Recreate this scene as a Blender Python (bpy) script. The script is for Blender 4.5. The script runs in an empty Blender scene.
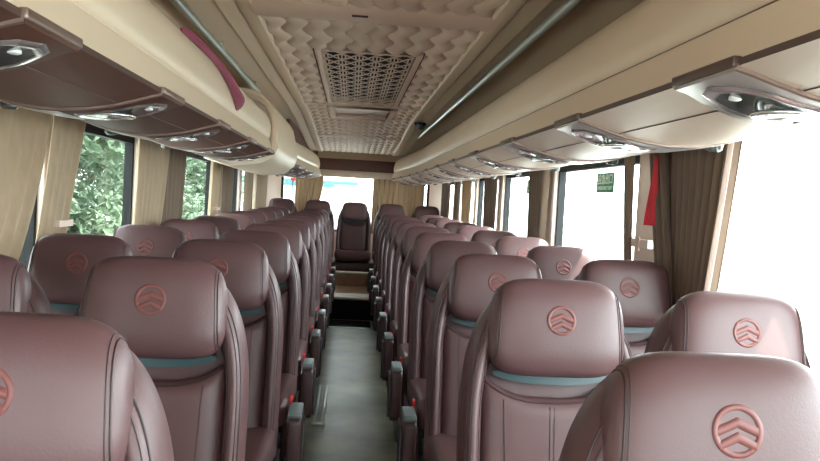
import bpy, bmesh, math, random
from mathutils import Vector, Matrix
PI = math.pi
random.seed(7)
S = bpy.context.scene
COL = S.collection

# ------------------------------------------------------------------ camera
F, YAW, PITCH, ROLL = 771.0, .0773, .0405, .055
CAM = Vector((-.045, 0, 1.279))
fw = Vector((math.sin(YAW)*math.cos(PITCH), math.cos(YAW)*math.cos(PITCH), -math.sin(PITCH)))
rt = Vector((math.cos(YAW), -math.sin(YAW), 0)); up = rt.cross(fw)
c_, s_ = math.cos(ROLL), math.sin(ROLL)
r2 = rt*c_ + up*s_; u2 = up*c_ - rt*s_
cd = bpy.data.cameras.new('camera'); cam = bpy.data.objects.new('camera', cd); COL.objects.link(cam)
cd.sensor_width = 36; cd.lens = F/820*36; cd.clip_start = .02; cd.clip_end = 500
M = Matrix((r2, u2, -fw)).transposed().to_4x4(); M.translation = CAM
cam.matrix_world = M
S.camera = cam

# ------------------------------------------------------------------ world, sun, portals, exposure
S.view_settings.view_transform = 'Standard'; S.view_settings.look = 'None'
S.view_settings.gamma = 1; S.view_settings.exposure = 1.3
W = bpy.data.worlds.new('sky'); S.world = W; W.use_nodes = True
wn = W.node_tree; wn.nodes.clear()
tc = wn.nodes.new('ShaderNodeTexCoord'); sx = wn.nodes.new('ShaderNodeSeparateXYZ')
mr = wn.nodes.new('ShaderNodeMapRange'); mr.inputs[1].default_value = -.9; mr.inputs[2].default_value = .9
mr.inputs[3].default_value = 1.3; mr.inputs[4].default_value = 9.5
bg = wn.nodes.new('ShaderNodeBackground'); bg.inputs[0].default_value = (.93, .965, 1, 1)
wo = wn.nodes.new('ShaderNodeOutputWorld')
wn.links.new(tc.outputs['Generated'], sx.inputs[0]); wn.links.new(sx.outputs[0], mr.inputs[0])
wn.links.new(mr.outputs[0], bg.inputs[1]); wn.links.new(bg.outputs[0], wo.inputs[0])
sl = bpy.data.lights.new('sun', 'SUN'); sl.energy = 9; sl.angle = .02; sl.color = (1, .93, .82)
so = bpy.data.objects.new('sun', sl); COL.objects.link(so)
so.rotation_euler = Vector((-.75, .35, -1.35)).to_track_quat('-Z', 'Y').to_euler()

def portal(loc, direction, w, h):
    l = bpy.data.lights.new('daylight_portal', 'AREA'); l.shape = 'RECTANGLE'; l.size = w; l.size_y = h
    l.cycles.is_portal = True
    o = bpy.data.objects.new('daylight_portal', l); COL.objects.link(o)
    d = Vector(direction); z = -d; y = Vector((0, 0, 1)); x = y.cross(z)
    m = Matrix((x, y, z)).transposed().to_4x4(); m.translation = Vector(loc); o.matrix_world = m

# ------------------------------------------------------------------ materials
def mat(name, col, rough=.6, metal=0, bump=0, bscale=60, var=0, vscale=3, spec=.5, col2=None, coat=0, sheen=0, trans=0):
    m = bpy.data.materials.new(name); m.use_nodes = True; nt = m.node_tree
    b = nt.nodes['Principled BSDF']
    b.inputs['Base Color'].default_value = (*col, 1); b.inputs['Roughness'].default_value = rough
    b.inputs['Metallic'].default_value = metal; b.inputs['Specular IOR Level'].default_value = spec
    b.inputs['Coat Weight'].default_value = coat; b.inputs['Sheen Weight'].default_value = sheen
    t = nt.nodes.new('ShaderNodeTexCoord')
    if var or col2:
        n = nt.nodes.new('ShaderNodeTexNoise'); n.inputs['Scale'].default_value = vscale; n.inputs['Detail'].default_value = 6
        nt.links.new(t.outputs['Object'], n.inputs['Vector'])
        mx = nt.nodes.new('ShaderNodeMix'); mx.data_type = 'RGBA'
        c2 = col2 or tuple(c*(1-var) for c in col)
        mx.inputs[6].default_value = (*col, 1); mx.inputs[7].default_value = (*c2, 1)
        rp = nt.nodes.new('ShaderNodeMapRange'); rp.inputs[1].default_value = .35; rp.inputs[2].default_value = .65
        nt.links.new(n.outputs[0], rp.inputs[0]); nt.links.new(rp.outputs[0], mx.inputs[0])
        nt.links.new(mx.outputs[2], b.inputs['Base Color'])
    if bump:
        n2 = nt.nodes.new('ShaderNodeTexNoise'); n2.inputs['Scale'].default_value = bscale; n2.inputs['Detail'].default_value = 3
        nt.links.new(t.outputs['Object'], n2.inputs['Vector'])
        bp = nt.nodes.new('ShaderNodeBump'); bp.inputs['Strength'].default_value = bump; bp.inputs['Distance'].default_value = .002
        nt.links.new(n2.outputs[0], bp.inputs['Height']); nt.links.new(bp.outputs[0], b.inputs['Normal'])
    return m

def cloth_mat(name, col, stripe=.25, scale=9, transl=.25):
    m = bpy.data.materials.new(name); m.use_nodes = True; nt = m.node_tree
    b = nt.nodes['Principled BSDF']; b.inputs['Roughness'].default_value = .85; b.inputs['Sheen Weight'].default_value = .2
    t = nt.nodes.new('ShaderNodeTexCoord'); mp = nt.nodes.new('ShaderNodeMapping')
    mp.inputs['Scale'].default_value = (1, 1, .06); n = nt.nodes.new('ShaderNodeTexNoise'); n.inputs['Scale'].default_value = scale*4
    nt.links.new(t.outputs['Object'], mp.inputs[0]); nt.links.new(mp.outputs[0], n.inputs['Vector'])
    mx = nt.nodes.new('ShaderNodeMix'); mx.data_type = 'RGBA'
    mx.inputs[6].default_value = (*col, 1); mx.inputs[7].default_value = (*[c*(1-stripe) for c in col], 1)
    nt.links.new(n.outputs[0], mx.inputs[0]); nt.links.new(mx.outputs[2], b.inputs['Base Color'])
    tr = nt.nodes.new('ShaderNodeBsdfTranslucent'); ms = nt.nodes.new('ShaderNodeMixShader'); ms.inputs[0].default_value = transl
    nt.links.new(mx.outputs[2], tr.inputs[0]); nt.links.new(b.outputs[0], ms.inputs[1]); nt.links.new(tr.outputs[0], ms.inputs[2])
    nt.links.new(ms.outputs[0], nt.nodes['Material Output'].inputs[0])
    return m

def glass_mat(name, tint):
    m = bpy.data.materials.new(name); m.use_nodes = True; nt = m.node_tree; nt.nodes.remove(nt.nodes['Principled BSDF'])
    tr = nt.nodes.new('ShaderNodeBsdfTransparent'); tr.inputs[0].default_value = (*tint, 1)
    g = nt.nodes.new('ShaderNodeBsdfGlossy'); g.inputs['Roughness'].default_value = .02
    ms = nt.nodes.new('ShaderNodeMixShader')
    ms.inputs[0].default_value = .035; nt.links.new(tr.outputs[0], ms.inputs[1]); nt.links.new(g.outputs[0], ms.inputs[2])
    nt.links.new(ms.outputs[0], nt.nodes['Material Output'].inputs[0])
    return m

MT = dict(
    leather=mat('mauve_leather', (.104, .051, .053), .42, bump=.15, bscale=240, var=.10, vscale=6, spec=.5),
    leather_dark=mat('dark_leather_side', (.07, .034, .034), .42, bump=.2, bscale=240),
    piping=mat('leather_piping', (.032, .017, .017), .45),
    emblem=mat('pressed_emblem', (.165, .050, .045), .5),
    teal=mat('teal_band', (.022, .058, .066), .35),
    plastic=mat('dark_plastic', (.03, .028, .03), .45),
    capgrey=mat('grey_green_cap', (.16, .20, .20), .35),
    red=mat('red_buckle', (.75, .03, .035), .4),
    beige=mat('beige_vinyl', (.68, .545, .42), .5, bump=.08, bscale=150),
    cream=mat('cream_vinyl', (.80, .675, .53), .42),
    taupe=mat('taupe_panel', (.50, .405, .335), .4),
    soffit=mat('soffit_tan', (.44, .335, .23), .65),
    brown=mat('dark_brown_vinyl', (.095, .036, .024), .55, bump=.1, bscale=120),
    strip=mat('brown_edge_strip', (.085, .05, .042), .38),
    bronze=mat('bronze_edge', (.26, .185, .16), .32, metal=.5),
    quilt=mat('quilted_tan_leather', (.68, .535, .43), .5, bump=.1, bscale=200),
    hatch=mat('hatch_brown_tan', (.42, .30, .245), .5),
    pinkbar=mat('pinkish_tan_bar', (.66, .50, .41), .5),
    chrome=mat('chrome', (.75, .77, .79), .2, metal=.85),
    silver=mat('silver_paint', (.62, .63, .62), .28, metal=.75),
    gloss=mat('smoked_gloss', (.05, .065, .07), .12, spec=.7),
    lens=mat('clear_lens', (.8, .82, .85), .1, spec=.8),
    rail=mat('rail_metal', (.50, .58, .57), .3, metal=.8),
    black=mat('black_rubber', (.008, .008, .009), .7, spec=.15),
    floor=mat('worn_vinyl_floor', (.27, .28, .18), .36, bump=.25, bscale=40, col2=(.15, .165, .125), vscale=5),
    wall=mat('wall_tan', (.5, .43, .35), .7),
    pillar=mat('pillar_pinkbeige', (.72, .60, .53), .5),
    wood=mat('riser_tan', (.40, .22, .11), .4, var=.35, vscale=9),
    cream_edge=mat('cream_step_edge', (.75, .72, .60), .4),
    frame=mat('window_frame_black', (.012, .013, .014), .6, spec=.2),
    curtain=cloth_mat('beige_curtain', (.50, .385, .265)),
    curtain_dark=cloth_mat('brown_shaded_curtain', (.19, .13, .09), transl=.12),  # right curtains: backlight shade put into the colour of the same fabric
    curtain_edge=cloth_mat('pale_curtain_edge', (.80, .70, .66), stripe=.08, transl=.35),
    towel=cloth_mat('magenta_cloth', (.42, .09, .17), stripe=.15),
    sash=cloth_mat('red_sash', (.75, .05, .07), stripe=.1),
    green=mat('green_sticker', (.0, .22, .10), .4),
    white=mat('white_print', (.85, .87, .85), .5),
    glass=glass_mat('window_glass', (.92, .97, .96)),
    leaf=cloth_mat('leaf', (.08, .135, .075), stripe=.5, scale=1, transl=.2),
    leaf2=cloth_mat('leaf_pale', (.125, .195, .115), stripe=.5, scale=1, transl=.2),
    bark=mat('bark', (.12, .09, .06), .9),
    ground=mat('pale_concrete', (.45, .45, .42), .9, var=.15, vscale=.4),
    paint=mat('white_render', (.8, .82, .82), .7),
    tealroof=mat('teal_roof', (.015, .07, .09), .5),
)

# ------------------------------------------------------------------ mesh helpers
class MB:
    def __init__(s): s.v = []; s.f = []
    def add(s, vs, fs):
        b = len(s.v); s.v += [tuple(v) for v in vs]; s.f += [tuple(i+b for i in f) for f in fs]; return s
    def box(s, x0, x1, y0, y1, z0, z1):
        return s.add([(x, y, z) for x in (x0, x1) for y in (y0, y1) for z in (z0, z1)],
                     [(0, 1, 3, 2), (4, 6, 7, 5), (0, 4, 5, 1), (2, 3, 7, 6), (0, 2, 6, 4), (1, 5, 7, 3)])
    def tube(s, pts, r, n=8, closed=False):
        P = [Vector(p) for p in pts]; N = len(P); vs = []; prev = None
        for i, p in enumerate(P):
            a = P[(i-1) % N] if (closed or i > 0) else p; b = P[(i+1) % N] if (closed or i < N-1) else p
            t = (b-a).normalized()
            if prev is None:
                q = Vector((0, 0, 1)) if abs(t.z) < .9 else Vector((1, 0, 0)); prev = (q - t*q.dot(t)).normalized()
            else: prev = (prev - t*prev.dot(t)).normalized()
            bn = t.cross(prev); rr = r[i] if isinstance(r, (list, tuple)) else r
            vs += [p + (prev*math.cos(2*PI*k/n) + bn*math.sin(2*PI*k/n))*rr for k in range(n)]
        fs = []
        for i in range(N if closed else N-1):
            j = (i+1) % N
            fs += [(i*n+k, i*n+(k+1) % n, j*n+(k+1) % n, j*n+k) for k in range(n)]
        if not closed: fs += [tuple(range(n))[::-1], tuple((N-1)*n+k for k in range(n))]
        return s.add(vs, fs)
    def grid(s, rows, closed=False):
        n = len(rows[0]); vs = [p for r in rows for p in r]; fs = []
        for i in range(len(rows)-1):
            for k in range(n if closed else n-1):
                fs.append((i*n+k, i*n+(k+1) % n, (i+1)*n+(k+1) % n, (i+1)*n+k))
        return s.add(vs, fs)
    def prism(s, poly, a, b, axis='y'):
        """extrude a 2-D polygon; axis y: poly is (x,z); axis x: (y,z); axis z: (x,y)"""
        def P(p, t): return {'y': (p[0], t, p[1]), 'x': (t, p[0], p[1]), 'z': (p[0], p[1], t)}[axis]
        n = len(poly)
        return s.add([P(p, a) for p in poly] + [P(p, b) for p in poly],
                     [tuple(range(n)), tuple(range(2*n-1, n-1, -1))] + [(i, i+n, (i+1) % n+n, (i+1) % n) for i in range(n)])
    def build(s, name, m, parent=None, smooth=False, bevel=0, seg=2, solid=0, sub=0, auto=None):
        me = bpy.data.meshes.new(name); me.from_pydata(s.v, [], s.f); me.update()
        bm = bmesh.new(); bm.from_mesh(me); bmesh.ops.remove_doubles(bm, verts=bm.verts, dist=1e-6)
        bmesh.ops.recalc_face_normals(bm, faces=bm.faces)
        if bevel:
            es = [e for e in bm.edges if len(e.link_faces) == 2 and e.calc_face_angle(0) > .6]
            bmesh.ops.bevel(bm, geom=es, offset=bevel, segments=seg, profile=.5, affect='EDGES', clamp_overlap=True)
        bm.to_mesh(me); bm.free()
        me.materials.append(m)
        if smooth or bevel:
            me.polygons.foreach_set('use_smooth', [True]*len(me.polygons))
            if auto or bevel:
                me.set_sharp_from_angle(angle=auto or .9)
        o = bpy.data.objects.new(name, me); COL.objects.link(o)
        if parent: o.parent = parent
        if solid:
            md = o.modifiers.new('solid', 'SOLIDIFY'); md.thickness = solid; md.offset = 0
        if sub:
            md = o.modifiers.new('sub', 'SUBSURF'); md.levels = sub; md.render_levels = sub
        return o

def tag(o, label, cat, group=None, kind=None):
    o['label'] = label; o['category'] = cat
    if group: o['group'] = group
    if kind: o['kind'] = kind
    return o
def thing(name, label, cat, loc=(0, 0, 0), group=None):
    o = bpy.data.objects.new(name, None); COL.objects.link(o); o.location = loc; o.empty_display_size = .1
    return tag(o, label, cat, group)
def struct(o): o['kind'] = 'structure'; return o
def copy_tree(o, parent=None):
    c = o.copy(); COL.objects.link(c); c.parent = parent
    for ch in list(o.children): copy_tree(ch, c)
    return c
def sm(a, b, x):
    t = max(0, min(1, (x-a)/(b-a))); return t*t*(3-2*t)

# ------------------------------------------------------------------ the shell of the coach
YF, YR = -2.2, 10.25       # front and rear inner faces
XW = 1.2
struct(MB().box(-1.3, 1.3, YF-.1, YR+.1, -.12, 0).build('floor', MT['floor']))
struct(MB().box(-1.3, 1.3, YF-.1, YR+.1, 2.06, 2.12).build('ceiling', MT['soffit']))
WZ0, WZ1 = .80, 1.56
left_open = [(-2.0, -.2), (-.1, 1.75), (1.85, 2.93), (3.00, 4.16), (4.30, 6.42), (6.60, 7.82), (7.98, 9.05), (9.15, 10.1)]
right_open = [(-2.0, -.2), (-.1, 1.72), (1.82, 2.98), (3.22, 4.60), (4.77, 6.22), (6.40, 7.52), (7.66, 9.1), (9.22, 10.1)]
n_win = 0; n_trim = 0
for side, opens, nm in ((-1, left_open, 'wall_left'), (1, right_open, 'wall_right')):
    b = MB(); x0, x1 = sorted((side*XW, side*(XW+.035)))
    b.box(x0, x1, YF, YR, 0, WZ0); b.box(x0, x1, YF, YR, WZ1, 2.06)
    ys = [YF] + [v for o in opens for v in o] + [YR]
    for i in range(0, len(ys), 2): b.box(x0, x1, ys[i], ys[i+1], WZ0, WZ1)
    struct(b.build(nm, MT['wall']))
    for (a, c) in opens:
        n_win += 1
        fr = MB(); t = .024; ht = .07 if (side, a) != (1, 1.82) else .02
        xa, xb = sorted((side*(XW-.004), side*(XW+.038)))
        fr.box(xa, xb, a, c, WZ0, WZ0+t); fr.box(xa, xb, a, c, WZ1-ht, WZ1)
        fr.box(xa, xb, a, a+t, WZ0+t, WZ1-ht); fr.box(xa, xb, c-t, c, WZ0+t, WZ1-ht)
        f = struct(fr.build('window_%d' % n_win, MT['frame']))
        MB().box(side*(XW+.02)-.002, side*(XW+.02)+.002, a+t, c-t, WZ0+t, WZ1-ht).build('pane', MT['glass'], f)
        portal((side*(XW+.1), (a+c)/2, (WZ0+WZ1)/2), (-side, 0, 0), c-a, WZ1-WZ0)
    # pillar covers between the windows
    for i in range(len(opens)-1):
        a, c = opens[i][1], opens[i+1][0]
        if a < .5: continue
        n_trim += 1
        xa, xb = sorted((side*(XW-.03), side*(XW-.001)))
        struct(MB().box(xa, xb, a-.005, c+.005, WZ0-.05, WZ1+.02).build('trim_%d' % n_trim, MT['pillar'], bevel=.008))
# rear wall
b = MB(); b.box(-XW, XW, YR, YR+.08, 0, .80); b.box(-XW, XW, YR, YR+.08, 1.56, 2.06)
for x0, x1 in ((-XW, -.98), (.98, XW)): b.box(x0, x1, YR, YR+.08, .80, 1.56)
struct(b.build('wall_rear', MT['pillar']))
n_win += 1
fr = MB(); fr.box(-.98, .98, YR-.003, YR+.07, .80, .83); fr.box(-.98, .98, YR-.003, YR+.07, 1.54, 1.56)
fr.box(-.98, -.95, YR-.003, YR+.07, .83, 1.54); fr.box(.95, .98, YR-.003, YR+.07, .83, 1.54)
f = struct(fr.build('window_%d' % n_win, MT['frame']))
MB().box(-.95, .95, YR+.04, YR+.046, .83, 1.54).build('pane', MT['glass'], f)
portal((0, YR+.1, 1.18), (0, -1, 0), 1.95, .75)
# front wall with windscreen, unseen behind the viewpoint; opening kept small to cut its light
b = MB(); b.box(-1.28, 1.28, YF-.08, YF, 0, .85); b.box(-1.28, 1.28, YF-.08, YF, 1.6, 2.06)
for x0, x1 in ((-1.28, -1.12), (1.12, 1.28)): b.box(x0, x1, YF-.08, YF, .85, 1.6)
struct(b.build('wall_front', MT['wall']))
portal((0, YF-.1, 1.225), (0, 1, 0), 2.24, .75)

# rear platform steps
b = MB(); b.box(-1.19, 1.19, 7.95, 9.12, 0, .215)
struct(b.build('trim_%d' % (n_trim+1), MT['wood']))
struct(MB().box(-.245, .245, 7.935, 7.95, .005, .205).build('trim_%d' % (n_trim+2), MT['black']))
struct(MB().box(-.245, .245, 7.935, 8.25, .2155, .235).build('trim_%d' % (n_trim+3), MT['cream_edge'], bevel=.004))
b = MB(); b.box(-1.19, 1.19, 9.12, YR-.01, 0, .36); struct(b.build('trim_%d' % (n_trim+4), MT['wood']))
struct(MB().box(-.245, .245, 9.10, 9.17, .3605, .385).build('trim_%d' % (n_trim+5), MT['cream_edge'], bevel=.004))
n_trim += 5

# ------------------------------------------------------------------ ceiling: centre panel, crossbars, grille
CZ = 1.978; CX = .44
def ceil_z(y): return CZ - .145*sm(6.2, 10.0, y)
def quilt(name, y0, y1, px, lam, amp, skip=None):
    b = MB(); nx = 130; ny = int((y1-y0)/.012)
    rows = []
    for j in range(ny+1):
        y = y0+(y1-y0)*j/ny; row = []
        for i in range(nx+1):
            x = -CX+2*CX*i/nx
            tri = math.sin(2*PI*y/lam); tri = math.copysign(abs(tri)**.8, tri)
            u = (x + amp*math.sin(2*PI*y/lam))/px; fr_ = u-math.floor(u)
            h = (4*fr_*(1-fr_))**.45
            k = int(math.floor(u)); ph = (.5+.5*abs(math.sin(PI*2*y/lam))**.5) if lam < .25 else 1
            z = ceil_z(y)+.016 - .029*h*ph
            row.append((x, y, z))
        rows.append(row)
    if skip:
        xs, ya, yb = skip
        n = nx+1; vs = [p for r in rows for p in r]; fs = []
        for i in range(ny):
            for k in range(nx):
                cx_ = (rows[i][k][0]+rows[i][k+1][0])/2; cy_ = (rows[i][k][1]+rows[i+1][k][1])/2
                if abs(cx_) < xs and ya < cy_ < yb: continue
                fs.append((i*n+k, i*n+k+1, (i+1)*n+k+1, (i+1)*n+k))
        b.add(vs, fs)
    else: b.grid(rows)
    return b.build(name, MT['quilt'], smooth=True)
o = quilt('quilted_ceiling_panel', -.6, 2.86, .092, .30, .019)
tag(o, 'tan quilted ceiling panel nearest the front, cut off by the top edge of the photo', 'ceiling panel', 'quilted ceiling panels')
o = quilt('quilted_ceiling_panel', 3.10, 5.86, .092, .30, .019, skip=(.262, 3.72, 5.80))
tag(o, 'tan quilted ceiling panel surrounding the openwork air grille', 'ceiling panel', 'quilted ceiling panels')
o = quilt('quilted_ceiling_panel', 5.96, 8.05, .07, .22, .015, skip=(.262, 5.9, 6.74))
tag(o, 'small-patterned quilted ceiling panel around the tan hatch, behind the grille', 'ceiling panel', 'quilted ceiling panels')
o = quilt('quilted_ceiling_panel', 8.12, 9.78, .07, .22, .015)
tag(o, 'small-patterned quilted ceiling panel furthest back, nearest the rear window', 'ceiling panel', 'quilted ceiling panels')

t = thing('ceiling_crossbar', 'wide tan ceiling crossbar with a slot handle at the top of the photo', 'crossbar', (0, 2.98, CZ), 'ceiling crossbars')
pts = [(-.13, .025), (-.13, -.004), (-.10, -.022), (-.02, -.030), (.08, -.020), (.13, -.004), (.13, .025)]
MB().prism(pts, -.455, .455, 'x').build('bar', MT['pinkbar'], t, bevel=.004)
MB().tube([(-.02+.0, -.075, -.031), (-.08, -.075, -.031)], .004).build('slot_handle', MT['piping'], t)
for y, hw, lab in ((5.91, .05, 'narrow tan ceiling crossbar between the air grille and the hatch'), (8.085, .035, 'narrow tan ceiling crossbar behind the hatch, furthest back')):
    z = ceil_z(y)
    o = MB().box(-.455, .455, -hw, hw, -.014, .02).build('ceiling_crossbar', MT['pinkbar'], bevel=.006); o.location = (0, y, z)
    tag(o, lab, 'crossbar', 'ceiling crossbars')

# the side trims that hold the panels
for side in (-1, 1):
    n_trim += 1
    rows = []
    for y in [-.6 + .2*i for i in range(53)]:
        z = ceil_z(y)
        rows.append([(side*.437, y, z+.03), (side*.437, y, z-.010), (side*.447, y, z-.018), (side*.50, y, z-.016), (side*.512, y, z-.008), (side*.512, y, z+.005)])
    struct(MB().grid(rows).build('trim_%d' % n_trim, MT['beige'], smooth=True, auto=.7))
    n_trim += 1      # soffit from trim to the recess above the rack
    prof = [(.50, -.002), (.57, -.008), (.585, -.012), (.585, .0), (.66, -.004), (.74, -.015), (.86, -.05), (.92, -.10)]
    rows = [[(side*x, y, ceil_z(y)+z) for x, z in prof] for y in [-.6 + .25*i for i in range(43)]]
    struct(MB().grid(rows).build('trim_%d' % n_trim, MT['soffit'] if side > 0 else MT['beige'], smooth=True, auto=.5))  # same panel both sides; darker tone puts the right side's shade into its colour

# air grille
t = thing('ceiling_air_grille', 'openwork tan air grille with dark holes set in the ceiling panel', 'air grille', (0, 4.76, CZ))
b = MB(); X, Y0, Y1 = .262, -1.04, 1.04
for x0, x1, y0, y1 in ((-X, -X+.035, Y0, Y1), (X-.035, X, Y0, Y1), (-X+.035, X-.035, Y0, Y0+.035), (-X+.035, X-.035, Y1-.03, Y1)):
    b.box(x0, x1, y0, y1, -.014, .012)
b.build('frame', MT['pinkbar'], t, bevel=.004)
b = MB().box(-X-.006, -X-.001, Y0, Y1, -.011, .01).box(X+.001, X+.006, Y0, Y1, -.011, .01); b.build('gap_seal', MT['black'], t)
MB().box(-X+.02, X-.02, Y0+.02, Y1-.02, .035, .04).build('backing', MT['black'], t)
b = MB(); per = .088; nr = 12; xi = X-.03; RP = (Y1-Y0-.07)/nr
def flat(pts_, w):
    b.grid([[(x, y-w, -.006), (x, y+w, -.006), (x, y+w, -.002), (x, y-w, -.002)] for x, y in pts_], closed=True)
for j in range(nr+1):
    yc = Y0+.035+j*RP
    for sgn in (-1, 1):
        flat([(-xi+2*xi*i/100, max(Y0+.03, min(Y1-.025, yc+sgn*(.004+.062*abs(math.sin(PI*(-xi+2*xi*i/100)/per)))))) for i in range(101)], .0085)
    for k in range(-3, 3):
        for dx in (-.018, 0, .018):
            x = (k+.5)*per+dx
            if abs(x) < xi-.003: b.box(x-.0036, x+.0036, max(Y0+.03, yc-.05), min(Y1-.025, yc+.05), -.005, -.001)
b.build('lattice', MT['quilt'], t)

# hatch behind the grille
t = thing('ceiling_hatch', 'tan rectangular ceiling hatch with a recessed panel just behind the air grille', 'hatch', (0, 6.35, ceil_z(6.35)))
b = MB()
for x0, x1, y0, y1 in ((-.27, -.215, -.38, .40), (.215, .27, -.38, .40), (-.215, .215, -.38, -.25), (-.215, .215, .28, .40)): b.box(x0, x1, y0, y1, -.03, .02)
b.build('frame', MT['pinkbar'], t, bevel=.006)
MB().box(-.214, .214, -.249, .279, -.004, .012).build('recessed_panel', MT['hatch'], t)
MB().tube([(.05, .15, -.012), (.11, .15, -.012)], .006, 6).build('latch', MT['cream'], t)

# surveillance dome
t = thing('security_camera', 'small black round camera on the ceiling edge beside the right rail', 'camera', (.515, 6.75, ceil_z(6.75)-.02))
MB().tube([(0, 0, 0), (0, 0, -.022)], .05, 20).build('base', MT['black'], t, smooth=True, auto=.6)
rows = [[(.042*math.cos(a)*math.cos(p), .042*math.cos(a)*math.sin(p), -.022-.042*math.sin(a)) for p in [2*PI*k/20 for k in range(20)]] for a in [PI/2*i/6 for i in range(6)]] 
MB().grid(rows, closed=True).build('dome', MT['gloss'], t, smooth=True)

# rails along the ceiling
def rail(x, z, y0, y1, r, lab):
    t = thing('ceiling_rail', lab, 'rail', (x, y0, z), 'metal ceiling rails')
    MB().tube([(0, 0, 0), (0, (y1-y0)/2, 0), (0, y1-y0, 0)], r, 14).build('tube', MT['rail'], t, smooth=True, auto=.8)
    for k in range(5):
        y = .4+k*(y1-y0-.6)/4
        MB().box(-.006, .006, y-.008, y+.008, 0, (ceil_z(y0+y)-z)*.8).build('bracket', MT['rail'], t)
rail(-.69, 1.925, -.4, 5.15, .018, 'bright metal ceiling rail above the left luggage rack')
rail(.615, 1.925, -.4, 9.3, .018, 'dull metal ceiling rail above the right luggage rack, running past the black camera')
# ------------------------------------------------------------------ luggage racks
FACE = [(.548, 1.527), (.577, 1.606), (.579, 1.612), (.572, 1.618), (.568, 1.65), (.572, 1.69), (.584, 1.73), (.606, 1.765), (.638, 1.792), (.68, 1.808), (.74, 1.816), (.90, 1.822), (1.19, 1.83)]
UND = [(.540, 1.513), (.60, 1.494), (.66, 1.477), (.72, 1.466), (.785, 1.460), (.85, 1.462), (.91, 1.470), (.98, 1.488), (1.06, 1.512), (1.165, 1.54)]
def und_z(x):
    for (a, za), (c, zc) in zip(UND, UND[1:]):
        if a <= x <= c: return za+(zc-za)*(x-a)/(c-a)
    return UND[0][1] if x < UND[0][0] else UND[-1][1]
P0, PP = 1.165, .8305
def tx(y): return .10*sm(7.2, 10.2, y)
def rack(side, y0, y1, lab, under, face):
    t = thing('luggage_rack', lab, 'luggage rack', (0, y0, 1.5), 'overhead luggage racks'); L = y1-y0
    prof = [(side*x, z-1.5) for x, z in FACE]
    ny = max(2, int(L/.4))
    rows = [[(x-side*tx(y0+L*i/ny)*(1 if abs(x) < 1 else 0), L*i/ny, z) for x, z in prof] for i in range(ny+1)]
    MB().grid(rows).build('face', face, t, smooth=True, auto=.9)
    for yy in (0, L):
        poly = [(side*(x-tx(y0+yy)*(x < 1)), z-1.5) for x, z in FACE] + [(side*(x-tx(y0+yy)*(x < 1)), z-1.5) for x, z in UND[::-1]]
        MB().prism(poly, yy-.002 if yy else 0, yy if yy else .004).build('end_panel', face, t)
    # seam line
    NY = [i/24 for i in range(25)]
    MB().tube([(side*(.5775-tx(y0+L*q)), L*q, .1085) for q in NY], .0018, 5).build('seam', MT['strip'] if side > 0 else MT['cream'], t)
    # edge strip
    xs = sorted((side*.538, side*.552))
    MB().grid([[(side*(x-tx(y0+L*q)), L*q, z) for x, z in ((.540, .013), (.540, .025), (.552, .028), (.552, .011))] for q in NY], closed=True).build('edge_strip', MT['strip'], t)
    k = math.floor((y0-P0)/PP)
    ya = y0
    while ya < y1-.02:
        k += 1; yb = min(P0+k*PP, y1)
        if yb <= ya+.02: continue
        rows = []
        for y in (ya, ya+(yb-ya)*.33, ya+(yb-ya)*.66, yb): rows.append([(side*(x-tx(y)), y-y0, z-1.5) for x, z in UND])
        MB().grid(rows).build('underside_panel', under, t, smooth=True)
        # long seam running along the panel
        MB().tube([(side*(.645-tx(q)), q-y0, und_z(.645)-1.5-.0005) for q in (ya+.01, (ya+yb)/2, yb-.01)], .0014, 4).build('panel_seam', MT['bronze'] if side < 0 else MT['piping'], t)
        ya = yb
    return t
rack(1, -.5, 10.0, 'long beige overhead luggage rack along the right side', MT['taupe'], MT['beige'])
rack(-1, -.5, 4.88, 'overhead luggage rack at front left with rounded beige face and dark brown underside', MT['brown'], MT['cream'])
rack(-1, 6.55, 10.0, 'short overhead luggage rack at rear left, behind the bulging beige housing', MT['brown'], MT['cream'])

# housing that interrupts the left rack
t = thing('rack_housing', 'bulging beige housing in the middle of the left luggage rack, rounded at its front end', 'housing', (0, 4.9, 1.5))
def hull(y):
    """cross-section polygon of housing at local y"""
    a = sm(0, .55, y)
    return [(-1.185, .06), (-1.05, -.005-.02*a), (-.8, -.075-.015*a), (-.62, -.045-.02*a), (-.545, .0), (-.522-.0*a, .06), (-.53, .14), (-.545, .22),
            (-.565, .30), (-.60, .352), (-.66, .40+.0*a), (-.80, .42), (-1.0, .43), (-1.185, .43)]
rows = [[(x, y, z) for x, z in hull(y)] for y in [0, .02, .06, .15, .3, .5, .8, 1.2, 1.6, 1.68]]
b = MB(); b.grid(rows)
n = len(rows[0]); b.add(rows[0], [tuple(range(n))]); b.add(rows[-1], [tuple(range(n))[::-1]])
b.build('shell', MT['cream'], t, smooth=True, auto=.8)
# end ring of the rounded face
pts = [(-.56, -.012, .03), (-.552, -.014, .10), (-.553, -.016, .19), (-.57, -.018, .26), (-.60, -.018, .31), (-.65, -.016, .345), (-.72, -.012, .365), (-.80, -.008, .37)]
MB().tube(pts, .018, 10).build('end_ring', MT['beige'], t, smooth=True)
o = MB().prism([(-.60, 1.76), (-.60, 1.90), (-.63, 1.90), (-.63, 1.76)], 6.6, 9.92).build('trim_side', MT['brown'])
n_trim += 1; o.name = 'trim_%d' % n_trim; struct(o)
# rear brown valance and beige pelmet
n_trim += 1
struct(MB().box(-.62, .64, 9.93, 9.96, 1.60, 1.75).build('trim_%d' % n_trim, MT['brown'], bevel=.004))
n_trim += 1
struct(MB().prism([(9.78, 1.845), (9.93, 1.745), (10.2, 1.745), (10.2, 1.87)], -.50, .50, 'x').build('trim_%d' % n_trim, MT['soffit']))
n_trim += 1
struct(MB().box(-1.19, 1.19, 10.0, YR-.002, 1.515, 1.62).build('trim_%d' % n_trim, MT['beige'], bevel=.012))

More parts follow.
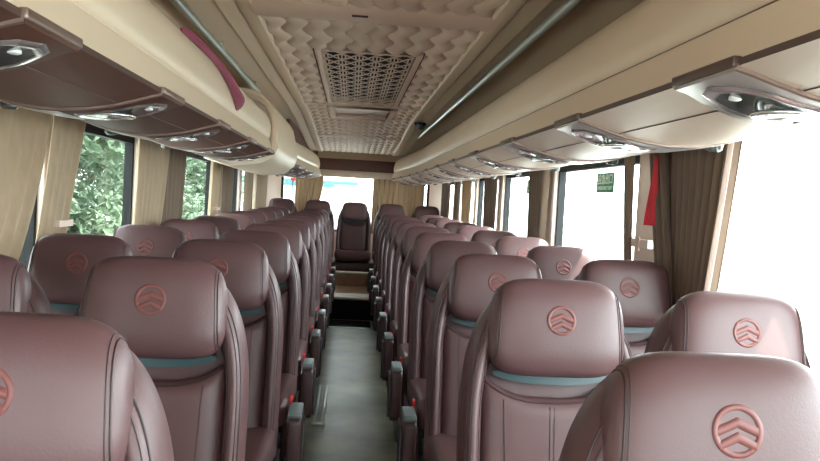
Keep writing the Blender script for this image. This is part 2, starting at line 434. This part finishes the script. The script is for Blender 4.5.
# ------------------------------------------------------------------ service units under the racks
def service_unit(side):
    t = thing('reading_light_unit', 'x', 'reading light unit', (0, 0, 0), 'reading light units under the racks')
    # body: tapers towards the window, follows the curved underside
    xs = [.536, .56, .60, .66, .72, .785, .85, .91, .98, 1.05, 1.10]
    def wid(x): return .228+.035*sm(.55, .64, x)-.20*sm(.72, 1.05, x)
    def dz(x): return .006*(1-sm(.85, 1.12, x))+.002
    top = []; b = MB(); rows = []
    for x in xs:
        z = und_z(x); d = dz(x); w = wid(x)
        rows.append([(side*x, 0, z+.004), (side*x, -.0, z-d*.8), (side*x, .006, z-d), (side*x, w-.01, z-d), (side*x, w, z-d*.6), (side*x, w, z+.004)])
    b.grid(rows); b.add(rows[0], [tuple(range(6))]); b.add(rows[-1], [tuple(range(6))])
    b.build('body', MT['silver'] if side > 0 else MT['brown'], t, smooth=True, auto=.7)
    if side < 0:
        rows = [[(side*x, wid(x)*q+.006*(1-q), und_z(x)-dz(x)-.0012) for q in (.06, .3, .6, .92)] for x in (.80, .85, .91, .98, 1.05, 1.09)]
        MB().grid(rows).build('silver_tray', MT['silver'], t, smooth=True, solid=.002)
    # brown lip on the side that faces the front
    rows = [[(side*x, -.005, und_z(x)+.004), (side*x, -.005, und_z(x)-dz(x)*.7), (side*x, .001, und_z(x)-dz(x)+.0005), (side*x, .001, und_z(x)+.004)] for x in xs]
    MB().grid(rows, closed=True).build('front_lip', MT['bronze'] , t, smooth=True, auto=.6)
    # edge block on the aisle side
    a, c = sorted((side*.530, side*.546))
    MB().box(a, c, -.004, .228, 1.511, 1.529).build('end_block', MT['strip'] if side > 0 else MT['bronze'], t, bevel=.003)
    # pointed glossy panel with chrome rim
    hexa = [(.555, .13), (.572, .07), (.61, .035), (.70, .030), (.775, .055), (.785, .10), (.765, .16), (.71, .215), (.62, .215), (.570, .185)]
    def on(x, y, off): return (side*x, y, und_z(x)-dz(x)-off)
    cx_ = sum(p[0] for p in hexa)/len(hexa); cy_ = sum(p[1] for p in hexa)/len(hexa)
    def ringpts(s, off, n=6):
        out = []
        for i in range(len(hexa)):
            p, q = hexa[i], hexa[(i+1) % len(hexa)]
            for k in range(n):
                x = p[0]+(q[0]-p[0])*k/n; y = p[1]+(q[1]-p[1])*k/n
                out.append(on(cx_+(x-cx_)*s, cy_+(y-cy_)*s, off))
        return out
    MB().grid([ringpts(1.0, .001), ringpts(.92, .006), ringpts(.80, .004)], closed=True).build('chrome_rim', MT['chrome'], t, smooth=True)
    b = MB(); b.grid([ringpts(.81, .0035), ringpts(.45, .002), ringpts(.02, .001)], closed=True)
    b.build('glossy_panel', MT['gloss'], t, smooth=True)
    # reading lamp with ring, air nozzle, buttons
    lx, ly = .69, .125
    c0 = Vector(on(lx, ly, .004))
    MB().tube([c0+Vector((.044*math.cos(a)*1.1, .050*math.sin(a), 0)) for a in [2*PI*k/24 for k in range(24)]], .0045, 8, closed=True).build('lamp_ring', MT['chrome'], t, smooth=True)
    MB().tube([c0+Vector((.032*math.cos(a)*1.1, .036*math.sin(a), .0)) for a in [2*PI*k/24 for k in range(24)]], .003, 6, closed=True).build('lamp_ring', MT['silver'], t, smooth=True)
    MB().tube([c0+Vector((0, 0, .004)), c0+Vector((0, 0, -.001))], .024, 20).build('lamp_lens', MT['lens'], t, smooth=True, auto=.5)
    c1 = Vector(on(.603, .125, .003))
    MB().tube([c1+Vector((0, 0, .003)), c1+Vector((0, 0, -.002)), c1+Vector((0, 0, -.004))], [.011, .011, .006], 14).build('button', MT['lens'], t, smooth=True, auto=.5)
    c2 = Vector(on(.745, .17, .003))
    MB().tube([c2+Vector((0, 0, .003)), c2+Vector((0, 0, -.002))], .010, 14).build('button', MT['silver'], t, smooth=True, auto=.5)
    c3 = Vector(on(.93, .045, .0))
    MB().tube([c3+Vector((0, 0, .004)), c3+Vector((0, 0, -.010)), c3+Vector((0, 0, -.016))], [.024, .022, .013], 18).build('air_nozzle', MT['gloss'], t, smooth=True, auto=.5)
    return t
ordn = ['nearest', 'second nearest', 'third', 'fourth', 'fifth', 'sixth', 'seventh', 'eighth', 'ninth', 'tenth', 'eleventh']
ur = service_unit(1); ul = service_unit(-1)
for k in range(11):
    o = ur if k == 0 else copy_tree(ur)
    o.location = (-tx(P0+k*PP), P0+k*PP, 0)
    o['label'] = '%s chrome-rimmed reading light unit under the beige right luggage rack%s' % (ordn[k], ' from the front' if k > 1 else '')
kk = 0
for k in range(10):
    y = P0+.018+k*PP
    if 4.6 < y < 6.5: continue
    o = ul if kk == 0 else copy_tree(ul)
    o.location = (tx(y), y, 0)
    if y < 5: lab = '%s silver reading light unit under the dark brown left luggage rack%s' % (ordn[kk], ' from the front' if kk > 1 else '')
    else: lab = '%s silver reading light unit under the short rear left luggage rack' % ['nearest', 'second', 'third', 'furthest', 'last'][kk-4 if kk >= 4 else 0]
    o['label'] = lab; kk += 1

# ------------------------------------------------------------------ seats
REC = math.radians(10.5); PIV = Vector((0, .015, .385)); TT = .714
def L(x, t_, n_):
    return (x, PIV.y + t_*math.sin(REC) - n_*math.cos(REC), PIV.z + t_*math.cos(REC) + n_*math.sin(REC))
HW = .221; AH = .385; T0 = TT-AH
def arch(q, s):
    """q 0..1 level, s -1..1 along the path; returns (x,t)"""
    a_ = .42                      # share of path that is a straight side
    if abs(s) > 1-a_:
        k = (abs(s)-(1-a_))/a_; return (math.copysign(HW*q, s), T0*(1-k)**1.0)
    ph = PI/2*(abs(s)/(1-a_))
    ex = 2/2.7
    return (math.copysign(HW*q*math.sin(ph)**ex, s), T0+AH*q*max(0, math.cos(ph))**ex)
def front_n(q, x, t_):
    up_ = sm(.36, .44, t_)
    base = .012 - .022*up_
    bn = -.012+.084*math.sqrt(max(0, 1-((q-.885)/.118)**2)) if abs(q-.885) < .118 else -.012
    return max(bn, base) if q < .885 else bn
def lip_t(x): return .430+.055*(abs(x)/.17)**3
def panel_n(x, k):
    """padded lower panel; k 0 bottom .. 1 at the lip"""
    e = max(0, 1-(abs(x)/.168)**6)**.5
    return .014+.030*e*(max(0, 1-max(0, (k-.9)/.1)**2.2))**.5
def build_panel(parent):
    b = MB(); rows = []
    xs = [.168*math.sin(PI/2*i/14) for i in range(-14, 15)]
    for j in range(31):
        k = 1-(1-j/30)**1.6
        rows.append([L(x, k*lip_t(x), panel_n(x, k)) for x in xs])
    o = b.grid(rows).build('padded_panel', MT['leather'], parent, smooth=True)
    pts = [L(.163*i/24, .972*lip_t(.163*i/24), panel_n(.163*i/24, .972)+.001) for i in range(-24, 25)]
    add_sweep(o, 'lip_piping', MT['piping'], pts, .0022, 6)
    for x in (-.112, -.005, .005, .112):
        add_sweep(o, 'panel_seam', MT['piping'], [L(x*(1+.12*(k/16-.5)), k/16*.95*lip_t(x), panel_n(x, k/16*.95)+.0004) for k in range(17)], .0013 if abs(x) > .05 else .0011, 5)
    return o
def build_backrest(parent):
    qs = [0, .12, .24, .36, .46, .55, .62, .67, .70, .715, .73, .745, .76, .79, .83, .87, .91, .94, .965, .985, .997, 1.0]
    ns = 96; rows = []
    ss = [-1+2*i/ns for i in range(ns+1)]
    for q in qs:
        rows.append([L(*(lambda xt: (xt[0], xt[1], front_n(q, xt[0], xt[1])))(arch(q, s))) for s in ss])
    for q, n_ in ((1.0, -.022), (.985, -.040), (.94, -.052), (.8, -.060), (.5, -.064), (.0, -.066)):
        rows.append([L(*(lambda xt: (xt[0], xt[1], n_))(arch(q, s))) for s in ss])
    b = MB(); b.grid(rows)
    return b.build('backrest', MT['leather'], parent, smooth=True)
def add_sweep(parent, name, m, path, r, n=6): return MB().tube(path, r, n).build(name, m, parent, smooth=True)

HA, HB, HC = .166, .056, .118; HT = .600; HN = .060
def tap(z): return 1-.05*z/HC
def head_pt(x, z, off=0):
    """front surface of headrest"""
    xx = x/tap(z); r = max(0, 1-abs(xx/HA)**4.8-abs(z/HC)**3.2)
    return L(x, HT+z, HN+HB*r**(1/2.8)+off)
def build_headrest(parent):
    bm = bmesh.new(); bmesh.ops.create_cube(bm, size=2); bmesh.ops.subdivide_edges(bm, edges=bm.edges[:], cuts=13, use_grid_fill=True)
    vs = []
    for v in bm.verts:
        p = v.co; p = Vector([math.copysign(abs(c)**1.0, c) for c in p])
        p = Vector((math.sin(p.x*PI/4)/math.sin(PI/4), math.sin(p.y*PI/4)/math.sin(PI/4), math.sin(p.z*PI/4)/math.sin(PI/4)))
        lo, hi = 0, 2
        for _ in range(30):
            m_ = (lo+hi)/2
            if abs(m_*p.x)**4.8+abs(m_*p.y)**2.8+abs(m_*p.z)**3.2 > 1: hi = m_
            else: lo = m_
        q = p*lo; z = q.z*HC
        v.co = Vector(L(q.x*HA*tap(z), HT+z, HN - q.y*HB))
    me = bpy.data.meshes.new('headrest'); bm.to_mesh(me); bm.free()
    me.materials.append(MT['leather']); me.polygons.foreach_set('use_smooth', [True]*len(me.polygons))
    o = bpy.data.objects.new('headrest', me); COL.objects.link(o); o.parent = parent
    # stitched seams near both sides
    for sx_ in (-1, 1):
        for fr_, r_ in ((.90, .0016), (.865, .0010)):
            rem = 1-fr_**4.8; pts = []
            for k in range(-16, 17):
                a = PI/2*k/16*1.25
                z = HC*rem**(1/3.2)*math.copysign(abs(math.sin(a))**(2/3.2), math.sin(a)); n_ = HB*rem**(1/2.8)*math.copysign(abs(math.cos(a))**(2/2.8), math.cos(a))
                pts.append(L(sx_*HA*fr_*tap(z), HT+z, HN+n_+.0006))
            add_sweep(o, 'seam', MT['piping'], pts, r_, 5)
    # emblem: ring with two chevrons
    R = .0355; cz = .016
    b = MB()
    def P(u, w, off=.0016): return head_pt(u*R, cz+w*R, off)
    N = 48
    rows = [[P(rr*math.cos(2*PI*k/N), rr*math.sin(2*PI*k/N), of) for k in range(N)] for rr, of in ((1.0, -.0003), (.985, .0016), (.78, .0016), (.76, -.0003))]
    b.grid(rows, closed=True)
    def chev(apex_t, apex_b, end_t, end_b, xe):
        rows = []
        for i in range(-10, 11):
            u = xe*i/10; k = abs(i)/10
            tp = apex_t+(end_t-apex_t)*k; bt = apex_b+(end_b-apex_b)*k
            rows.append([P(u, tp, -.0003), P(u, tp-.02, .0016), P(u, (tp+bt)/2, .0018), P(u, bt+.02, .0016), P(u, bt, -.0003)])
        b.grid(rows)
    chev(.52, .12, .16, -.22, .79); chev(-.02, -.42, -.38, -.72, .70)
    b.build('emblem', MT['emblem'], o, smooth=True)
    return o

def build_seat(armside):
    """origin on the floor below the front of the headrest; occupant faces -y; armside = +1/-1 side of the aisle armrest, 0 none"""
    t = thing('coach_seat', 'x', 'seat')
    bk = build_backrest(t)
    # bolster piping, inner groove and outer edge
    for q, r_ in ((.955, .0022), (.925, .0013), (.82, .0013)):
        pts = []
        for i in range(97):
            s = -1+2*i/96; x, tt = arch(q, s); pts.append(L(x, tt, front_n(q, x, tt)+.0006))
        add_sweep(bk, 'bolster_piping', MT['piping'], pts, r_, 5)
    build_panel(bk)
    # teal band between headrest and panel
    rows = []
    for i in range(-10, 11):
        x = .145*i/10; c = .0*abs(i)/10
        rows.append([L(x, .462+.02*(abs(i)/10)**3, .022), L(x, .462+.02*(abs(i)/10)**3, .034), L(x, .492, .034), L(x, .492, .022)])
    b = MB().grid(rows, closed=True); b.build('teal_band', MT['teal'], t)
    build_headrest(t)
    # seat cushion
    b = MB(); rows = []
    for j in range(17):
        y = -.50+.50*j/16; yy = abs(j/16*2-1)
        r_ = []
        for i in range(24):
            a = 2*PI*i/24
            ex = .45
            x = .222*math.copysign(abs(math.cos(a))**ex, math.cos(a)); z = .062*math.copysign(abs(math.sin(a))**ex, math.sin(a))
            sc = (1-.0*yy) if j not in (0, 16) else .9
            if j in (0,): z *= .6; x *= .93
            bol = .018*sm(.14, .2, abs(x)) if z > 0 else 0
            r_.append((x, y, .425+z+bol-(.012 if j == 0 else 0)+.02*(1-j/16)))
        rows.append(r_)
    b.grid(rows, closed=True); b.add(rows[0], [tuple(range(24))]); b.add(rows[-1], [tuple(range(24))])
    b.build('cushion', MT['leather'], t, smooth=True, auto=1.2)
    # side shield, legs
    MB().box(-.20, .20, -.44, .0, .30, .362).build('seat_frame', MT['plastic'], t, bevel=.008)
    for sx_ in (-1, 1):
        a, c = sorted((sx_*.15, sx_*.185))
        MB().prism([(-.42, 0), (-.36, 0), (-.30, .22), (-.10, .22), (-.02, 0), (.04, 0), (-.03, .305), (-.38, .305)], a, c, 'x').build('leg', MT['plastic'], t, bevel=.004)
    if armside:
        s = armside; a, c = sorted((s*.232, s*.283))
        ar = MB().prism([(-.60, .23), (-.455, .21), (-.44, .40), (-.455, .462), (-.47, .468), (-.60, .468), (-.615, .45), (-.618, .25)], a, c, 'x').build('armrest', MT['leather_dark'], t, bevel=.010, seg=3)
        MB().prism([(-.605, .463), (-.455, .463), (-.452, .475), (-.462, .486), (-.596, .486), (-.612, .475)], a+.002, c-.002, 'x').build('grey_cap', MT['capgrey'], ar, bevel=.004)
        a2, c2 = sorted((s*.284, s*.292))
        MB().prism([(-.60, .25), (-.50, .22), (-.46, .44), (-.56, .44)], a2, c2, 'x').build('side_plate', MT['plastic'], ar, bevel=.002)
        MB().prism([(-.58, .12), (-.35, .05), (.02, .08), (.05, .40), (-.44, .40), (-.46, .30)], *sorted((s*.226, s*.231)), 'x').build('side_shield', MT['plastic'], t)
        # belt stalk with red buckle
        bb = MB().tube([(s*.206, -.26, .43), (s*.209, -.30, .445), (s*.212, -.36, .44), (s*.212, -.43, .37), (s*.214, -.455, .27)], [.010, .013, .014, .013, .012], 10).build('belt_stalk', MT['leather'], t, smooth=True)
        MB().box(s*.212-.018, s*.212+.018, -.365, -.325, .445, .482).build('red_buckle', MT['red'], bb, bevel=.006)
    return t

Y0S, PS = .961, .807
XA, XWN = .4674, .9195
protoR = build_seat(-1); protoL = build_seat(1); protoW = build_seat(0)
used = set()
def place(proto, x, y, z, lab, group):
    o = proto if proto.name not in used else copy_tree(proto)
    used.add(proto.name); o.location = (x, y, z); o['label'] = lab; o['group'] = group
    return o
adj = {('R', 0): (.013, .0, -.016), ('R', 1): (-.003, 0, 0), ('W', 1): (.002, 0, -.010), ('W', 2): (.008, 0, .004), ('L', 0): (-.016, 0, 0), ('V', 1): (-.022, 0, 0), ('V', 2): (-.012, 0, 0), ('L', 1): (-.022, 0, .008), ('L', 2): (-.01, 0, .003)}
row_words = ['front', 'second', 'third', 'fourth', 'fifth', 'sixth', 'seventh', 'eighth', 'ninth', 'tenth', 'eleventh']
for k in range(11):
    y = Y0S+k*PS
    zz = 0.0
    if k >= 9: zz = .0
    for key, proto, x, side, grp in (('R', protoR, XA, 'right', 'seats beside the aisle on the right'), ('L', protoL, -XA, 'left', 'seats beside the aisle on the left')):
        d = adj.get((key, k), (0, 0, 0))
        ext = {('R', 0): 'mauve leather seat at lower right, nearest of the seats right of the aisle',
               ('L', 0): 'mauve leather seat at lower left corner, nearest of the seats left of the aisle',
               }.get((key, k), 'mauve leather seat beside the aisle on the %s, %s row from the front' % (side, row_words[k]))
        place(proto, x+d[0], y+d[1], zz+d[2], ext, grp)
    if k >= 1:
        for key, x, side in (('W', XWN, 'right'), ('V', -XWN, 'left')):
            d = adj.get((key, k), (0, 0, 0))
            place(protoW, x+d[0], y+d[1], zz+d[2], 'mauve leather seat beside the %s windows, %s row from the front' % (side, row_words[k]), 'window seats on the %s' % side)
# rear bench row
for i, (x, lab) in enumerate(((0, 'rear bench seat in the middle, facing down the aisle below the rear window'), (-.47, 'rear bench seat just left of the middle one'), (.47, 'rear bench seat just right of the middle one, before the curtain'),
                 (-.93, 'rear bench seat in the far left corner'), (.93, 'rear bench seat in the far right corner'))):
    o = copy_tree(protoW); o.location = (x, 9.86, .10); o['label'] = lab; o['group'] = 'seats of the rear bench'
    for ch in list(o.children):
        if ch.name.startswith('leg') or ch.name.startswith('seat_frame'):
            bpy.data.objects.remove(ch)

t = thing('bench_base', 'mauve boxed base under the rear bench seats', 'bench base', (0, 9.80, .3605))
MB().box(-1.17, 1.17, -.36, .40, 0, .100).build('box', MT['leather'], t, bevel=.006)
# ------------------------------------------------------------------ curtains
def curtain(lab, side, top, mid, bot, folds, m, z0=.93, z1=1.545, x=1.13, amp=.022, group='window curtains', edge=None, tie=None, seed=0):
    rnd = random.Random(seed); ph = rnd.random()*6
    t = thing('curtain', lab, 'curtain', (side*x, sum(top)/2, z0), group)
    cy = sum(top)/2; nz = 26; nu = folds*12; rows = []
    for j in range(nz+1):
        k = j/nz; z = z1+(z0-z1)*k
        # quadratic through top, mid, bottom
        def qd(a, b_, c): return a*(1-k)*(1-2*k) + b_*4*k*(1-k) + c*k*(2*k-1)
        ya, yb = qd(top[0], mid[0], bot[0]), qd(top[1], mid[1], bot[1])
        row = []
        for i in range(nu+1):
            u = i/nu
            f_ = math.sin(2*PI*folds*u+ph+.6*math.sin(7*u+ph))
            xx = amp*(.75+.25*math.sin(5*u+ph))*f_*(.9 if j else .8)
            y = ya+(yb-ya)*u + .25*(yb-ya)/folds*.4*math.cos(2*PI*folds*u+ph)
            row.append((xx, y-cy, z-z0))
        rows.append(row)
    MB().grid(rows).build('cloth', m, t, smooth=True, solid=.0025)
    # heading tape
    MB().box(-.006, .006, top[0]-cy, top[1]-cy, z1-z0-.002, z1-z0+.016).build('heading_tape', m, t)
    if edge:
        s = edge; rows2 = []
        w = .032
        for j in range(nz+1):
            k = j/nz; z = z1+(z0-z1)*k
            idx = 0 if s < 0 else 1
            ya = top[idx]*(1-k)*(1-2*k)+mid[idx]*4*k*(1-k)+bot[idx]*k*(2*k-1)
            rows2.append([(-side*.028+side*.006*math.sin(u*3.0), ya-cy+s*w*u, z-z0) for u in [q/6 for q in range(7)]])
        MB().grid(rows2).build('pale_edge', MT['curtain_edge'], t, smooth=True, solid=.003)
    if tie is not None:
        k = (z1-tie)/(z1-z0)
        ya = top[0]*(1-k)*(1-2*k)+mid[0]*4*k*(1-k)+bot[0]*k*(2*k-1); yb = top[1]*(1-k)*(1-2*k)+mid[1]*4*k*(1-k)+bot[1]*k*(2*k-1)
        ya += .45*(yb-ya)
        pts = [(-.026, ya-cy-.002), (.026, ya-cy-.002), (.026, yb-cy+.004), (-.026, yb-cy+.004)]
        rows = [[(px, py, tie-z0+dz) for px, py in pts] for dz in (-.012, .012)]
        MB().grid(rows, closed=True).build('tieback_band', MT['pinkbar'], t, solid=.004)
    return t
C, D = MT['curtain'], MT['curtain_dark']
G = 'curtains on the %s windows'
# right side
curtain('wide dark pleated curtain with a pale front edge at the near right window', 1, (2.3, 2.86), (2.36, 2.8), (2.43, 2.76), 9, D, z0=.90, edge=-1, group=G % 'right', seed=1)
curtain('narrow dark curtain sweeping in behind the wide one, beside the red sash', 1, (2.78, 2.93), (2.7, 2.84), (2.62, 2.74), 3, D, z0=.90, x=1.10, amp=.014, group=G % 'right', seed=2)
curtain('thin dark curtain sliver at the near edge of the right window with the green sticker', 1, (3.2, 3.3), (3.18, 3.25), (3.14, 3.18), 2, D, group=G % 'right', seed=3, amp=.015)
curtain('dark backlit curtain behind the green-stickered right window, against a pale pillar', 1, (4.62, 5.09), (4.64, 5.06), (4.68, 5.02), 6, D, group=G % 'right', seed=4)
curtain('dark backlit curtain at the third pillar of the right side windows', 1, (6.2, 6.81), (6.22, 6.78), (6.25, 6.72), 7, D, group=G % 'right', seed=5)
curtain('pale beige curtain on the right between the dark ones near the back', 1, (7.55, 8.2), (7.6, 8.15), (7.62, 8.1), 7, C, group=G % 'right', seed=6)
curtain('dark narrow curtain on the right near the back, behind the pale one', 1, (8.42, 8.8), (8.42, 8.8), (8.45, 8.76), 3, D, group=G % 'right', seed=7)
curtain('furthest back dark backlit curtain of the right side windows', 1, (9.35, 10.1), (9.35, 10.1), (9.38, 10.1), 5, D, group=G % 'right', seed=8)
# left side
curtain('wide beige curtain at the left edge of the photo', -1, (0.3, 2.84), (0.3, 2.72), (0.3, 2.5), 26, C, z0=.88, amp=.02, group=G % 'left', seed=9)  # unseen front length added to block light from the front left windows
curtain('narrow beige curtain held by a band at the near left window', -1, (2.88, 3.18), (2.8, 3.04), (2.68, 2.93), 4, C, z0=.88, x=1.12, amp=.018, tie=1.12, group=G % 'left', seed=10)
curtain('beige curtain just behind the near left window with the tree view', -1, (4.02, 4.6), (4.0, 4.52), (3.95, 4.38), 6, C, group=G % 'left', seed=11)
curtain('shaded brown curtain between the two left windows with the tree view', -1, (4.58, 5.1), (4.55, 5.06), (4.58, 5.0), 5, D, x=1.14, group=G % 'left', seed=12)
curtain('pale curtain with a tieback behind the second left window with the tree view', -1, (6.05, 6.42), (6.02, 6.36), (5.98, 6.25), 4, C, amp=.016, tie=1.12, group=G % 'left', seed=13)
curtain('brown curtain on the left before the black window frame', -1, (6.44, 7.1), (6.44, 7.05), (6.44, 7.0), 5, D, group=G % 'left', seed=14)
curtain('beige curtain on the left just behind the black window frame', -1, (7.9, 8.6), (7.9, 8.5), (7.9, 8.4), 6, C, group=G % 'left', seed=15)
curtain('furthest back beige curtain of the left side windows', -1, (8.8, 9.85), (8.8, 9.8), (8.8, 9.7), 7, C, group=G % 'left', seed=16)
# rear window curtains: built like side ones and turned
def turn(o, x, y):
    o.rotation_euler = (0, 0, -PI/2); o.location = (x, y, o.location.z)
o = curtain('gathered beige curtain covering the left part of the rear window', 1, (-.18, .18), (-.18, .15), (-.18, .03), 6, C, z0=.90, z1=1.54, x=0, amp=.02, group='curtains on the rear window', seed=17); turn(o, -.60, 10.13)
o = curtain('wide beige curtain covering the right part of the rear window', 1, (-.34, .34), (-.34, .34), (-.34, .34), 10, C, z0=.80, z1=1.54, x=0, amp=.02, group='curtains on the rear window', seed=18); turn(o, .56, 10.13)

# curtain tie hook at the right pillar
t = thing('tieback_clip', 'pinkish beige clip block on the right pillar beside the green-stickered window', 'clip', (1.150, 3.09, 1.15))
MB().box(-.012, .014, -.10, .085, -.018, .018).build('plate', MT['pillar'], t, bevel=.005)
MB().box(-.018, -.012, -.02, .02, -.03, .03).build('catch', MT['pinkbar'], t, bevel=.002)
# red sash
t = MB(); rows = []
for j in range(13):
    k = j/12; w = .016+.018*k
    rows.append([(.010*math.sin(i*1.1+j*.2)*(.4+k), (-w+2*w*i/8)+.01*k, -.26*k) for i in range(9)])
o = t.grid(rows).build('red_sash', MT['sash'], smooth=True, solid=.004); o.location = (1.085, 2.83, 1.49)
tag(o, 'red cloth sash hanging by the right pillar', 'sash')
# seatbelt-height hanger hooks on pillar
# stickers on the glass
def text_mesh(body, size, m, parent, loc, rot):
    cu = bpy.data.curves.new('t', 'FONT'); cu.body = body; cu.size = size; cu.align_x = 'CENTER'; cu.align_y = 'CENTER'; cu.extrude = .0004
    ob = bpy.data.objects.new('t', cu); COL.objects.link(ob)
    dg = bpy.context.evaluated_depsgraph_get(); me = bpy.data.meshes.new_from_object(ob.evaluated_get(dg))
    bpy.data.objects.remove(ob); me.materials.clear(); me.materials.append(m)
    o2 = bpy.data.objects.new('lettering', me); COL.objects.link(o2); o2.parent = parent; o2.location = loc; o2.rotation_euler = rot
def sticker(y, z, w, h, lab):
    t = thing('window_sticker', lab, 'sticker', (XW+.017, y, z), 'green stickers on the right windows')
    MB().box(-.0012, 0, -w/2, w/2, -h/2, h/2).build('sheet', MT['green'], t)
    rot = (PI/2, 0, -PI/2)
    text_mesh('应急出口', w*.21, MT['white'], t, (-.002, -.0*w, h*.14), rot)
    text_mesh('EMERGENCY EXIT', w*.10, MT['white'], t, (-.002, 0, -h*.28), rot)
sticker(3.79, 1.415, .27, .10, 'green emergency sticker high on the right window, the larger of the two')
sticker(5.40, 1.415, .27, .10, 'small green sticker on the right window further back, partly behind the curtain')

t = thing('warning_disc', 'small red disc on the rear glass at the left, above the corner seat', 'disc', (-.83, YR+.025, 1.47))
MB().tube([(0, 0, 0), (0, .004, 0)], .035, 20).build('plate', MT['red'], t)
MB().tube([(0, .002, -.03), (0, .002, -.22)], .008, 8).build('stem', MT['plastic'], t)
# towel on the left rack
b = MB(); rows = []
pth = [(-.66, 2.70, 1.818), (-.625, 2.82, 1.804), (-.590, 2.99, 1.772), (-.566, 3.12, 1.735), (-.552, 3.24, 1.695), (-.545, 3.34, 1.660), (-.543, 3.41, 1.635)]
for j, (x, y, z) in enumerate(pth):
    k = j/(len(pth)-1); w = .013+.004*math.sin(j*2.3)+.026*max(0, k-.4)/.6; h = .008+.006*k
    rows.append([(x+w*math.cos(a)*.75+.003*math.sin(3*a+j), y-w*math.cos(a)*1.2, z+w*math.cos(a)*.55+h*math.sin(a)) for a in [2*PI*q/14 for q in range(14)]])
b.grid(rows, closed=True); b.add(rows[0], [tuple(range(14))]); b.add(rows[-1], [tuple(range(14))])
o = b.build('draped_cloth', MT['towel'], smooth=True, sub=1)
tag(o, 'magenta cloth draped over the rounded face of the left luggage rack', 'cloth')

# ------------------------------------------------------------------ floor fittings
t = thing('floor_rail', 'metal floor rail pair lying at the left edge of the aisle', 'rail', (-.168, 4.25, 0))
for dx in (-.022, .022): MB().box(dx-.009, dx+.009, 0, .85, 0, .02).build('bar', MT['rail'], t, bevel=.003)
MB().box(-.036, .036, -.02, 0, 0, .022).build('end_cap', MT['rail'], t, bevel=.004)
o = MB().box(-.235, -.222, 6.2, 7.9, 0, .03).build('floor_edge_trim', MT['rail'], bevel=.003)
tag(o, 'thin silver trim along the left floor edge in front of the black step', 'trim')
t = thing('floor_mat', 'dark flat mat lying in front of the black step at the end of the aisle', 'mat', (0, 7.65, 0))
MB().box(-.20, .20, -.20, .20, 0, .010).build('rubber', MT['black'], t, bevel=.003)
b = MB()
for x0, x1, y0, y1 in ((-.225, .225, -.235, -.205), (-.225, -.205, -.205, .2), (.205, .225, -.205, .2)): b.box(x0, x1, y0, y1, 0, .012)
b.build('metal_border', MT['rail'], t)
o = MB().box(-.014, .014, -.011, .011, 0, .002).build('paper_scrap', MT['white']); o.location = (.135, 5.35, 0); o.rotation_euler.z = .4
tag(o, 'tiny white paper scrap lying on the aisle floor', 'paper scrap')

# ------------------------------------------------------------------ outside
struct(MB().box(-60, 60, -40, 80, -1.30, -1.25).build('ground', MT['ground']))
def tree(x, y, r, h, lab, m, seed, n=9000):
    rnd = random.Random(seed)
    t = thing('tree', lab, 'tree', (x, y, -1.25), 'trees outside the left windows')
    br = MB(); br.tube([(0, 0, 0), (.05, .03, h*.35), (0, .08, h*.7), (.05, 0, h*.95)], [.13, .11, .07, .03], 9)
    ctr = []
    for i in range(16):
        a = rnd.random()*2*PI; zz = h*(.30+.62*rnd.random()); rr = r*(.35+.5*rnd.random())
        c = Vector((rr*math.cos(a), rr*math.sin(a), zz)); ctr.append(c)
        br.tube([(0, 0, zz*.65), c*.5+Vector((0, 0, zz*.35)), c], [.04, .028, .012], 6)
    br.build('branches', MT['bark'], t, smooth=True)
    vs = []; fs = []
    for i in range(n):
        c = rnd.choice(ctr); d = Vector((rnd.gauss(0, 1), rnd.gauss(0, 1), rnd.gauss(0, 1))).normalized()
        p = c + d*r*.42*(rnd.random()**.4)
        ax = Vector((rnd.gauss(0, 1), rnd.gauss(0, 1), rnd.gauss(0, .5)-.5)).normalized(); q = ax.cross(Vector((rnd.gauss(0, 1), rnd.gauss(0, 1), rnd.gauss(0, 1)))).normalized()
        l = .08+.09*rnd.random(); w = l*.24; k = len(vs)
        nn = ax.cross(q)*(.12*l)
        vs += [p, p+ax*l*.35+q*w, p+ax*l, p+ax*l*.35-q*w, p+ax*l*.45-nn]
        fs += [(k, k+1, k+4), (k+1, k+2, k+4), (k+2, k+3, k+4), (k+3, k, k+4)]
    MB().add(vs, fs).build('foliage', m, t)
tree(-3.3, 7.2, 1.3, 3.9, 'leafy green tree seen through the near left window', MT['leaf2'], 1, 12000)
tree(-4.2, 10.6, 1.5, 4.6, 'darker leafy tree behind the one at the near left window', MT['leaf'], 2, 12000)
tree(-3.5, 14.8, 1.3, 3.4, 'leafy tree low in the second left window', MT['leaf'], 3)
tree(-5.2, 20.5, 1.8, 4.3, 'pale leafy tree at the right side of the second left window', MT['leaf2'], 4)
tree(-5.8, 28, 2.2, 4.6, 'distant leafy tree seen through the small left rear window', MT['leaf'], 5, 4500)
tree(-7.4, 15.5, 2.2, 4.8, 'broad green tree further behind the other trees', MT['leaf2'], 6, 12000)
# low pale building seen through the rear window
t = thing('shed', 'pale low building with a teal roof edge seen through the rear window', 'building', (-2, 34, -1.25))
MB().box(-7, 7, 0, 6, 0, 2.85).build('walls', MT['paint'], t)
MB().box(-7.2, 2.2, -.3, 6.2, 2.85, 3.15).build('roof', MT['tealroof'], t)
t = thing('boundary_wall', 'pale low wall outside the near right window', 'wall', (14, 14, -1.25))
MB().box(-.1, .1, -14, 14, 0, 1.7).build('panel', MT['paint'], t)
MB().box(-.16, .16, -14, 14, 1.7, 1.8).build('coping', MT['paint'], t)
